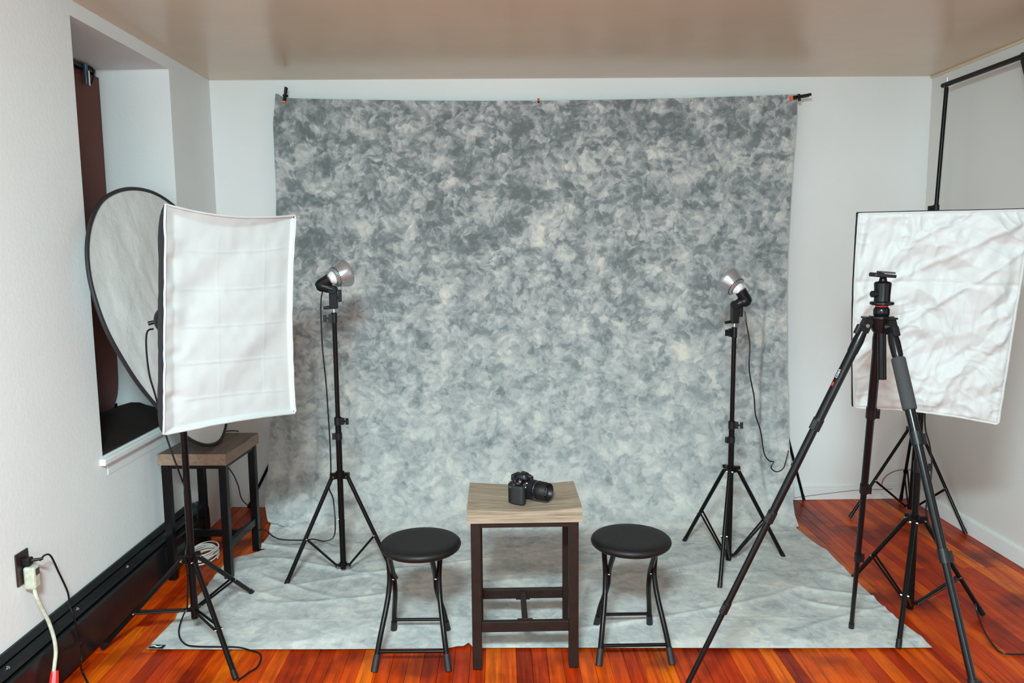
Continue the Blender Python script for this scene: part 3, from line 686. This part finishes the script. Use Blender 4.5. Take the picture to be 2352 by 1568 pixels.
cord(sl, [YY(430, 1395, 2.88), FL(419, 1418, .03), FL(411, 1445, .014), FL(414, 1466, .014), FL(428, 1480, .014), FL(450, 1484, .014), FL(500, 1485, .014), FL(545, 1486, .012), FL(575, 1493, .006), FL(596, 1500, .005), FL(599, 1513, .005), FL(590, 1532, .005), FL(570, 1545, .005), FL(546, 1563, .006)])
# right
sr = thing('softbox_light', (3.262, 2.962, 0), 'softbox on a black stand at the right, white front badly crumpled', 'softbox')
c = V3((3.262, 2.962, 0))
poles(sr, c, [(.02, .62, .0135), (.60, 1.02, .0115), (1.0, 1.17, .009)])
collar(sr, c+[0, 0, .62], .0135, .05, side=(1, -.3, 0)); collar(sr, c+[0, 0, .86], .0115, .04, side=(.8, -.4, 0), knob=False)
stand_base(sr, c, .405, .045, [FL(2063, 1492), FL(2257, 1414), FL(1958, 1331)], .0095, .60)
AP = V3((3.205, 2.93, 1.255))
ctr, n, ax = softbox(sr, [YY(1973, 491, 2.612), YY(2371, 482, 2.457), YY(2293, 975, 2.53), YY(1962, 936, 2.685)], AP, (.0, .0, .018, -.018), 40, False, True, .08)
MB().tube(spline([c+[0, 0, 1.16], c+[0, .01, 1.2], AP+ax*.045+[0, 0, -.03]], 5), .012, 12).build('tilt_bracket', BLACK, sr, smooth=True)
cord(sr, [AP+ax*.08, c+[.03, .03, 1.05], c+[.035, .03, .8], YY(2135, 1020, 2.99), YY(2140, 1060, 2.99), YY(2137, 1110, 2.98), YY(2128, 1180, 2.98), YY(2160, 1260, 2.96), YY(2205, 1330, 2.95), YY(2236, 1375, 2.93), FL(2246, 1410, .02), FL(2262, 1450, .005), FL(2285, 1485, .005), FL(2305, 1500, .005), FL(2352, 1502, .005), FL(2420, 1502, .005)])

# ------------------------------------------------------------------ reflector leaning on the stool
P1, P2, P3 = FL(478, 1024, .617), XW(205, 600, .045), XW(392, 468, .015)
nn = np.cross(P2-P1, P3-P1); nn /= np.linalg.norm(nn)
def PLN(u, v): d = ray(u, v); return CAM+d*((P1-CAM)@nn)/(d@nn)
vis = [(475, 1022), (440, 1011), (408, 985), (366, 940), (318, 882), (275, 815), (243, 755), (219, 690), (204, 628), (200, 560), (212, 500), (240, 455), (290, 434), (345, 440), (393, 468), (440, 515), (480, 580), (505, 660), (520, 760), (525, 860), (522, 940), (516, 985), (503, 1013)]
rim = spline([PLN(*p) for p in vis], 6, True)
rf_ = thing('reflector', PLN(475, 1022), 'pear shaped collapsible white reflector with black rim leaning behind the left softbox', 'reflector')
MB().tube(rim, .0080, 10, closed=True).build('rim', RIMF, rf_, smooth=True)
rimA = np.array(rim); cen = rimA.mean(0); rows = []
nm = nn if nn[0] > 0 else -nn
for k in range(26):
    t = k/25
    q = cen+(rimA-cen)*t
    hh = .012*vnoise(q[:, 1]*9+q[:, 2]*2, q[:, 2]*7, 61)+.006*vnoise(q[:, 1]*24+q[:, 2]*8, q[:, 2]*6, 62)
    q = q+nm*(hh*(1-t**4))[:, None]; rows.append(np.vstack([q, q[:1]]))
MB().grid(rows).build('reflector_fabric', SILVERC, rf_, smooth=False).data.polygons.foreach_set('use_smooth', [True]*(25*len(rimA)))

# ------------------------------------------------------------------ wooden counter stools
def counter_stool(center, rot, label, topm, edgem, metal, W=.405, Dp=.312, top=.603, dip=.010):
    """long side along local x"""
    cx, cy = center; R = np.array([[math.cos(rot), -math.sin(rot), 0], [math.sin(rot), math.cos(rot), 0], [0, 0, 1]])
    root = thing('wooden_stool', (cx, cy, 0), label, 'stool'); O = V3((cx, cy, 0))
    def tr(b):
        b.v = [tuple(R@V3(p)+O) for p in b.v]; return b
    nx_, ny_ = 24, 8; tk = .050
    G1 = np.zeros((nx_+1, ny_+1, 3))
    for i in range(nx_+1):
        for j in range(ny_+1):
            x = -W/2+W*i/nx_; y = -Dp/2+Dp*j/ny_
            G1[i, j] = (x, y, top-dip*math.cos(x/W*PI)**1)
    b = MB(); nb = (nx_+1)*(ny_+1)
    b.grid(G1)
    b2 = MB(); idx = lambda i, j: i*(ny_+1)+j
    bot = G1.copy(); bot[:, :, 2] = top-tk-.002
    ring = [(i, 0) for i in range(nx_+1)]+[(nx_, j) for j in range(1, ny_+1)]+[(i, ny_) for i in range(nx_-1, -1, -1)]+[(0, j) for j in range(ny_-1, 0, -1)]
    m = len(ring); vs = [G1[i, j] for i, j in ring]+[bot[i, j] for i, j in ring]
    b2.add(vs, [(k, k+m, (k+1) % m+m, (k+1) % m) for k in range(m)]+[tuple(range(m, 2*m))])
    st = tr(b).build('seat', topm, root); 
    tr(b2).build('seat_edge', edgem, st)
    L_ = .034; z1 = top-tk-.004; ins = .012
    xs, ys_ = W/2-ins-L_/2, Dp/2-ins-L_/2+.004
    for sx in (-1, 1):
        for sy in (-1, 1):
            tr(MB().box((sx*xs, sy*ys_, z1/2+.002), (L_, L_, z1-.004))).build('leg', metal, root, bevel=.002)
    for sy in (-1, 1): tr(MB().box((0, sy*ys_, z1-.009), (2*xs-L_, L_*.8, .018))).build('apron_rail', metal, root)
    for sx in (-1, 1): tr(MB().box((sx*xs, 0, z1-.009), (L_*.8, 2*ys_-L_, .018))).build('apron_rail', metal, root)
    for sy in (-1, 1): tr(MB().box((0, sy*ys_, .160), (2*xs-L_, .020, .038))).build('stretcher', metal, root, bevel=.0015)
    tr(MB().box((0, 0, .160), (.020, 2*ys_-.020, .034)).box((0, ys_-.012, .160), (.055, .006, .042)).box((0, -ys_+.012, .160), (.055, .006, .042))).build('cross_stretcher', metal, root, bevel=.001)
    return root
counter_stool((1.664, 2.728), .005, 'square wooden stool with grey oak top and dark brown legs, carrying the camera', OAK, OAKE, DBROWN)
counter_stool((.200, 3.560), PI/2-.05, 'square wooden stool with brown top and black legs by the left wall', BOAK, BOAKE, METAL, dip=.003)
cd_ = thing('thin_cable', (.36, 3.7, .3), 'thin black cord hanging from the wooden stool in the left corner to the floor', 'cord')
cord(cd_, [YY(500, 1062, 3.65), YY(522, 1072, 3.72), YY(536, 1090, 3.8), YY(547, 1115, 3.9), YY(553, 1140, 4.05), YY(560, 1152, 4.2), FL(572, 1162, .004)], .003, name='cord_run')
cord(cd_, [FL(508, 992, .61), FL(520, 990, .61), FL(535, 989, .61), FL(548, 990, .61)], .003, name='cord_end')

# ------------------------------------------------------------------ folding round stools
def round_stool(foot_c, seat_c, rot, label, kf=1.):
    R = np.array([[math.cos(rot), -math.sin(rot), 0], [math.sin(rot), math.cos(rot), 0], [0, 0, 1]]); O = V3((*foot_c, 0)); S_ = V3((*seat_c, 0))
    root = thing('folding_stool', O, label, 'stool'); T = lambda p: R@V3(p)+O
    zt = .455; r = .147
    st = MB().lathe(S_+[0, 0, zt-.032], (0, 0, 1), [(0, r-.016), (.002, r-.010), (.008, r-.003), (.016, r), (.023, r-.002), (.029, r-.008), (.032, r-.018), (.0315, r-.05), (.031, .0)], 64).build('seat', SEATM, root, smooth=True)
    MB().lathe(S_+[0, 0, zt-.040], (0, 0, 1), [(0, r-.035), (.010, r-.03)], 40).build('seat_plate', METAL, st, smooth=True)
    dx, dy = (S_-O)[:2]
    def path(sx, front):
        if front: pts = [(.133, -.143, .006), (.118, -.105, .10), (.100, -.045, .20), (.094, -.018, .25), (.092, -.004, .30), (.098+0*dx, .035+dy*.6, .385), (.100, .060+dy*.8, .424)]
        else: pts = [(.107, .143, .006), (.097, .105, .10), (.083, .050, .19), (.078, .022, .24), (.078, -.004, .30), (.076, -.045+dy*.6, .385), (.074, -.070+dy*.8, .424)]
        return [T((sx*x, y, z)) for x, y, z in pts]
    for fr in (True, False):
        fm = MB()
        for sx in (-1, 1):
            p = path(sx, fr); lg = MB().tube(spline(p, 6), .0098, 14).build('leg', METAL, root, smooth=True)
            d = p[0]-p[1]; d /= np.linalg.norm(d)
            MB().tube([p[0]-d*.055, p[0]+d*.004], [.0115, .013], 14).build('foot_cap', RUBBER, lg, smooth=True)
        a, b_ = (path(-1, fr), path(1, fr)); t = .62
        MB().cyl(a[0]*(1-t)+a[1]*t, b_[0]*(1-t)+b_[1]*t, .0065, 12).build('rung', METAL, root, smooth=True)
    for sx in (-1, 1):
        MB().cyl(T((sx*.076, -.004, .285)), T((sx*.094, -.004, .285)), .0035, 10).build('pivot_pin', CHROME, root, smooth=True)
    # seat brackets underneath
    for sy in (-1, 1):
        MB().box(T((0, (.060 if sy > 0 else -.070)+dy*.8, .418)), (.17, .014, .006), R).build('seat_bracket', METAL, root)
    return root
round_stool((1.256, 2.724), (1.288, 2.672), -.015, 'round black folding stool left of the wooden stool, its rim chipped in front')
round_stool((2.064, 2.742), (2.057, 2.680), .0, 'round black folding stool right of the wooden stool')

# ------------------------------------------------------------------ camera on the wooden stool
base = V3((1.639, 2.668, .5945)); d = V3((.80, -.60, 0)); wv = V3((-.60, -.80, 0)); up = V3((0, 0, 1.))
cam_r = thing('dslr_camera', base, 'black digital camera with a zoom lens on top of the wooden stool', 'camera')
Rc = np.array([wv, d, up]).T      # local x: towards the grip, y: lens direction, z up
CT = base+(-wv)*.035
def cl3(p): return Rc@V3(p)+CT
def extr(poly, z0, z1, name, m, bev=.004, par=None, taper=1., lab=None):
    n = len(poly); b = MB(); cx = sum(p[0] for p in poly)/n; cy = sum(p[1] for p in poly)/n
    b.add([cl3((x, y, z0)) for x, y in poly]+[cl3((cx+(x-cx)*taper, cy+(y-cy)*taper, z1)) for x, y in poly], [tuple(range(n))[::-1], tuple(range(n, 2*n))]+[(i, (i+1) % n, (i+1) % n+n, i+n) for i in range(n)])
    o = b.build(name, m, par or cam_r, smooth=False, label=lab)
    o.data.polygons.foreach_set('use_smooth', [True]*len(o.data.polygons))
    md = o.modifiers.new('b', 'BEVEL'); md.width = bev*1.3; md.segments = 4; md.limit_method = 'ANGLE'; md.angle_limit = math.radians(20)
    o.modifiers.new('w', 'WEIGHTED_NORMAL'); return o
body = extr([(-.062, -.020), (.064, -.020), (.066, .0), (.060, .014), (-.056, .014), (-.064, 0)], .001, .078, 'body', BLACK, .006)
grip = extr([(.034, .006), (.066, -.008), (.0675, .012), (.063, .040), (.052, .047), (.038, .043), (.032, .02)], .0015, .070, 'grip', RUBBER, .008, taper=.95)
extr([(.030, -.018), (.062, -.018), (.062, .020), (.052, .034), (.036, .026)], .070, .084, 'shutter_shoulder', BLACK, .006, body, .82)
extr([(-.030, -.022), (.026, -.022), (.027, .006), (.016, .032), (-.018, .032), (-.031, .006)], .076, .103, 'flash_housing', BLACK, .008, body, .72)
extr([(-.014, .008), (.010, .008), (.008, .036), (-.012, .036)], .090, .098, 'flash_lip', BLACK, .003, body, .9)
extr([(-.012, -.018), (.008, -.018), (.008, .000), (-.012, .000)], .1025, .1065, 'hot_shoe', CHROME, .0008, body)
extr([(-.028, -.034), (.026, -.034), (.026, -.020), (-.028, -.020)], .070, .096, 'viewfinder', RUBBER, .004, body)
MB().lathe(cl3((.043, -.002, .082)), up, [(0, .012), (.007, .012), (.008, .010)], 24).build('mode_dial', BLACK, body, smooth=True)
MB().lathe(cl3((.050, .026, .083)), up, [(0, .006), (.004, .006), (.005, .004)], 16).build('shutter_button', CHROME, body, smooth=True)
bt = MB()
for x, y in ((.056, .008), (.052, -.012), (.058, -.004), (.034, .012), (.030, -.002)): bt.lathe(cl3((x, y, .084)), up, [(0, .002), (.002, .002), (.0022, .001)], 8)
bt.build('buttons', CHROME, body)
lc = cl3((-.012, .012, .043)); d_ = d
MB().lathe(lc, d_, [(0, .036), (.006, .037), (.010, .034)], 40).build('lens_mount', BLACK, cam_r, smooth=True)
lens = MB().lathe(lc, d_, [(.009, .0325), (.012, .0335), (.045, .0335), (.047, .0345), (.058, .0345), (.0585, .0325), (.062, .0325), (.0625, .0342), (.080, .0342), (.081, .0335), (.0935, .0335), (.095, .0325), (.095, .0295), (.092, .0285), (.086, .0265), (.080, .022), (.078, .001)], 48).build('lens_barrel', BLACK, cam_r, smooth=True)
for dd, rr in ((.0125, .0338), (.0475, .0350)):
    MB().lathe(lc, d_, [(dd, rr-.001), (dd+.0003, rr), (dd+.0014, rr), (dd+.0017, rr-.001)], 48).build('lens_ring', CHROME, lens, smooth=True, label='thin silver ring')
MB().lathe(lc, d_, [(.078, .024), (.083, .018), (.086, .010), (.087, .0005)], 32).build('front_glass', LENSG, lens, smooth=True)
rb_ = MB()
for k in range(48):
    a = 2*PI*k/48; Fr = frame(d_); dr = Fr[:, 0]*math.cos(a)+Fr[:, 1]*math.sin(a)
    rb_.box(lc+d_*.028+dr*.0338, (.0016, .002, .024), np.array([dr, np.cross(d_, dr), d_]).T)
rb_.build('zoom_ribs', RUBBER, lens)
bt = MB()
for a in (2.3, 2.75): 
    Fr = frame(d_); dr = Fr[:, 0]*math.cos(a)+Fr[:, 1]*math.sin(a); bt.box(lc+d_*.016+dr*.034, (.003, .004, .005), np.array([dr, np.cross(d_, dr), d_]).T)
bt.build('lens_switches', WHITEP, lens)
def text(s, loc, xdir, ndir, size, m, parent, name='lettering', depth=.0002):
    cu = bpy.data.curves.new(name, 'FONT'); cu.body = s; cu.size = size; cu.extrude = depth; cu.align_x = 'CENTER'; cu.align_y = 'CENTER'
    tmp = bpy.data.objects.new('tmp', cu); COL.objects.link(tmp)
    dg = bpy.context.evaluated_depsgraph_get(); me = bpy.data.meshes.new_from_object(tmp.evaluated_get(dg)); bpy.data.objects.remove(tmp)
    x = V3(xdir)/np.linalg.norm(xdir); z = V3(ndir)/np.linalg.norm(ndir); y = np.cross(z, x)
    M_ = np.array([x, y, z]).T; off = V3(loc)-V3(parent['_o'])
    co = np.zeros(len(me.vertices)*3); me.vertices.foreach_get('co', co); co = co.reshape(-1, 3)@M_.T+off; me.vertices.foreach_set('co', co.reshape(-1)); me.update()
    me.materials.clear(); me.materials.append(m)
    o = bpy.data.objects.new(name, me); COL.objects.link(o); o.parent = parent; return o
text('0D', cl3((.0668, -.006, .064)), -d*-1, wv, .010, CHROME, body)
text('Canon', cl3((-.001, .0370, .0935)), -wv*1, d, .0085, CHROME, body)

# ------------------------------------------------------------------ photographer's tripod
AX = V3((2.735, 2.27, 0))
tp = thing('camera_tripod', AX, 'tall black camera tripod with empty ball head standing in front of the right softbox', 'tripod')
ztop = 1.285
feet = [V3((2.957, 2.827, .008)), V3((2.14, 2.31, .008)), V3((2.835, 1.69, .008))]
b = MB().lathe(AX+[0, 0, ztop-.042], (0, 0, 1), [(0, .020), (.008, .026), (.030, .030), (.044, .034)], 24)
b.build('shoulder', TRIPOD, tp, smooth=True)
pl_ = MB()
for f in feet:
    dd = V3((f[0]-AX[0], f[1]-AX[1], 0)); dd /= np.linalg.norm(dd); s = np.cross((0, 0, 1), dd); Rr = np.array([dd, s, (0, 0, 1)]).T
    pl_.box(AX+dd*.032+[0, 0, ztop+.004], (.045, .034, .006), Rr)
pl_.cyl(AX+[0, 0, ztop+.0], AX+[0, 0, ztop+.009], .036, 24)
pl_.build('top_plate', TRIPOD, tp, bevel=.002)
for i, f in enumerate(feet):
    dd = V3((f[0]-AX[0], f[1]-AX[1], 0)); dd /= np.linalg.norm(dd); s = np.cross((0, 0, 1), dd)
    top = AX+dd*.045+[0, 0, ztop-.020]; u = (f-top); Lg = np.linalg.norm(u); u /= Lg; Rr = np.array([u, s, np.cross(u, s)]).T
    lg = MB().tube([top+u*.085, top+u*Lg*.245], .0142, 18).build('leg', TRIPOD, tp, smooth=True)
    MB().tube([top+u*.02, top+u*.05, top+u*.09], [.0135, .0165, .0155], 18).box(top-u*.002, (.045, .026, .026), Rr).build('leg_casting', TRIPOD, lg, smooth=True)
    MB().cyl(top-s*.017, top+s*.017, .0055, 14).build('hinge_pin', GREYM, lg, smooth=True)
    MB().box(top+u*.012+V3(dd)*.018, (.030, .020, .010), Rr).build('angle_latch', BLACK, lg, bevel=.002)
    for (t0, t1, rr) in ((.245, .48, .0122), (.48, .72, .0103), (.72, 1.0, .0085)):
        MB().tube([top+u*Lg*(t0-.01), top+u*Lg*t1], rr, 16).build('leg_section', TRIPOD, lg, smooth=True)
        p = top+u*Lg*t0
        out = -s if i == 0 else (s if i == 2 else np.cross(s, u))
        if i == 1: out = V3((-.6, -.75, .25)); out /= np.linalg.norm(out)
        MB().tube([p-u*.022, p+u*.016], rr+.0042, 16).box(p+out*(rr+.007), (.030, .013, .013), np.array([u, out, np.cross(u, out)]).T).build('leg_lock', BLACK, lg, smooth=True)
    MB().tube([f-u*.03, f+u*.004], .0105, 14).build('rubber_foot', RUBBER, lg, smooth=True)
    if i == 2:
        MB().tube([top+u*.095, top+u*.098, top+u*Lg*.155+u*.035, top+u*Lg*.155+u*.038], [.017, .0195, .0195, .017], 24).build('foam_grip', FOAM, lg, smooth=True)
    if i == 1:
        tx = V3(u); nrm = V3((-.97, -.30, -.1)); nrm -= u*(nrm@u); nrm /= np.linalg.norm(nrm)
        text('coan', top+u*.165+nrm*.0144, -u, nrm, .015, WHITEP, lg)
        MB().box(top+u*.20+nrm*.0138, (.012, .006, .001), np.array([u, np.cross(nrm, u), nrm]).T).build('red_mark', RED, lg)
MB().cyl(AX+[.012, .0, 1.10], AX+[0, 0, ztop+.02], .0125, 18).build('center_column', TRIPOD, tp, smooth=True)
MB().lathe(AX+[0, 0, ztop+.009], (0, 0, 1), [(0, .020), (.004, .023), (.020, .023), (.026, .019), (.030, .016)], 28).build('column_lock', TRIPOD, tp, smooth=True)
MB().lathe(AX+[0, 0, ztop+.036], (0, 0, 1), [(0, .018), (.005, .019)], 28).build('red_ring', RED, tp, smooth=True, label='thin red ring')
hd = MB().lathe(AX+[0, 0, ztop+.041], (0, 0, 1), [(0, .030), (.003, .034), (.009, .034), (.011, .031), (.012, .023), (.020, .0225), (.028, .0225), (.066, .0245), (.070, .021), (.072, .012), (.088, .008)], 32).build('ball_head', TRIPOD, tp, smooth=True)
MB().cyl(AX+[-.022, -.006, ztop+.075], AX+[-.036, -.01, ztop+.075], .010, 14).build('head_knob', BLACK, hd, smooth=True)
zz = ztop+.130; Rt = np.array([(.985, 0, -.09), (0, 1, 0), (.09, 0, .985)]).T
MB().box(AX+[-.002, 0, zz], (.066, .040, .010), Rt).box(AX+[-.020, 0, zz+.002], (.026, .044, .013), Rt).build('clamp_plate', BLACK, hd, bevel=.002)
MB().box(AX+[.008, 0, zz+.009], (.042, .036, .006), Rt).build('quick_release', GREYP, hd, bevel=.002)

# ------------------------------------------------------------------ outlet, plugs, cords, coil
ol = thing('wall_outlet', XW(47, 1303), 'dark brown outlet plate on the left wall', 'outlet')
q = [XW(30, 1275), XW(62, 1257), XW(66, 1330), XW(39, 1349)]
yA, yB = (q[0][1]+q[3][1])/2, (q[1][1]+q[2][1])/2; zA, zB = (q[3][2]+q[2][2])/2, (q[0][2]+q[1][2])/2
MB().bb((XL+.0003, yA, zA), (XL+.006, yB, zB)).build('cover_plate', BRPLATE, ol, bevel=.003)
zc, yc = (zA+zB)/2, (yA+yB)/2
for k in (-1, 1): MB().bb((XL+.005, yc-.016, zc+k*.02-.014), (XL+.008, yc+.016, zc+k*.02+.014)).build('socket_face', BLACK, ol, bevel=.003)
pg = thing('black_plug', (XL+.01, yc, zc+.02), 'black plug in the upper outlet socket with a thin cord dropping past the heater', 'plug')
MB().bb((XL+.008, yc-.014, zc+.008), (XL+.034, yc+.014, zc+.034)).build('plug_body', BLACK, pg, bevel=.004)
MB().tube([(XL+.030, yc+.004, zc+.022), (XL+.062, yc+.02, zc+.022)], [.0065, .004], 10).build('strain_relief', BLACK, pg, smooth=True)
cord(pg, [(XL+.060, yc+.018, zc+.022), XW(92, 1286, .035), XW(104, 1274, .03), XW(117, 1277, .03), XW(134, 1312, .03), XW(155, 1358, .03), XW(160, 1388, .03), XW(168, 1412, .044), XW(178, 1445, .048), XW(186, 1480, .048), FL(187, 1510, .10), FL(186, 1530, .04), FL(190, 1545, .006), FL(204, 1572, .005)], .0032)
ad = thing('plug_adapter', (XL+.02, yc+.02, zc-.03), 'aged cream plug adapter in the lower socket with a thick cable ending in red', 'adapter')
MB().bb((XL+.008, yc-.010, zc-.076), (XL+.046, yc+.026, zc+.002)).build('adapter_body', CREAM, ad, bevel=.007)
MB().bb((XL+.0455, yc-.002, zc-.028), (XL+.048, yc+.018, zc-.006)).build('reset_button', GREYP, ad, bevel=.001)
pc = [(XL+.03, yc+.010, zc-.074), XW(83, 1368, .03), XW(98, 1400, .035), XW(112, 1428, .045), XW(124, 1465, .055), XW(128, 1495, .06), XW(126, 1520, .065), XW(123, 1545, .068)]
cord(ad, pc, .0062, CREAM, 'cable')
p0, p1 = XW(126, 1540, .068), XW(122, 1600, .075)
MB().tube([p0, p0+(p1-p0)*.25, p1], [.012, .014, .017], 8).build('connector_tape', RED, ad, smooth=True)
# coil of white cable on the floor
pts = []
cc = FL(470, 1287, 0)
for k in range(7*14+1):
    a = 2*PI*k/14; loop = k/14
    ra_ = .062-.004*(loop % 3); pts.append((cc[0]-.005+ra_*math.cos(a)+.004*math.sin(loop*2.1), cc[1]+.015+(ra_*1.5)*math.sin(a), .006+.0075*loop+.004*math.sin(a*1.0+loop)))
tag(cord(None, pts, .0034, WCABLE, 'cable_coil', 2), 'coil of white cable on the floor beside the wooden stool in the left corner', 'cable')
wr = thing('baseboard_wire', (3.9, 4.37, .1), 'thin brown wire loop on the wall low in the right back corner', 'wire')
yb = YB-.004
cord(wr, [YY(2080, 1120, yb), YY(2050, 1123, yb), YY(2032, 1121, yb), YY(2026, 1110, yb), YY(2034, 1094, yb), YY(2055, 1082, yb), YY(2080, 1078, yb), YY(2100, 1080, yb)], .003, COPPER, 'wire_run')
cord(wr, [YY(1824, 1143, YB-.019), YY(1900, 1133, YB-.019), YY(1975, 1125, YB-.019), YY(2050, 1123, YB-.019)], .0014, GREYP, 'wire_run')
# cleanup of helper properties
for o in bpy.data.objects:
    if '_o' in o: del o['_o']
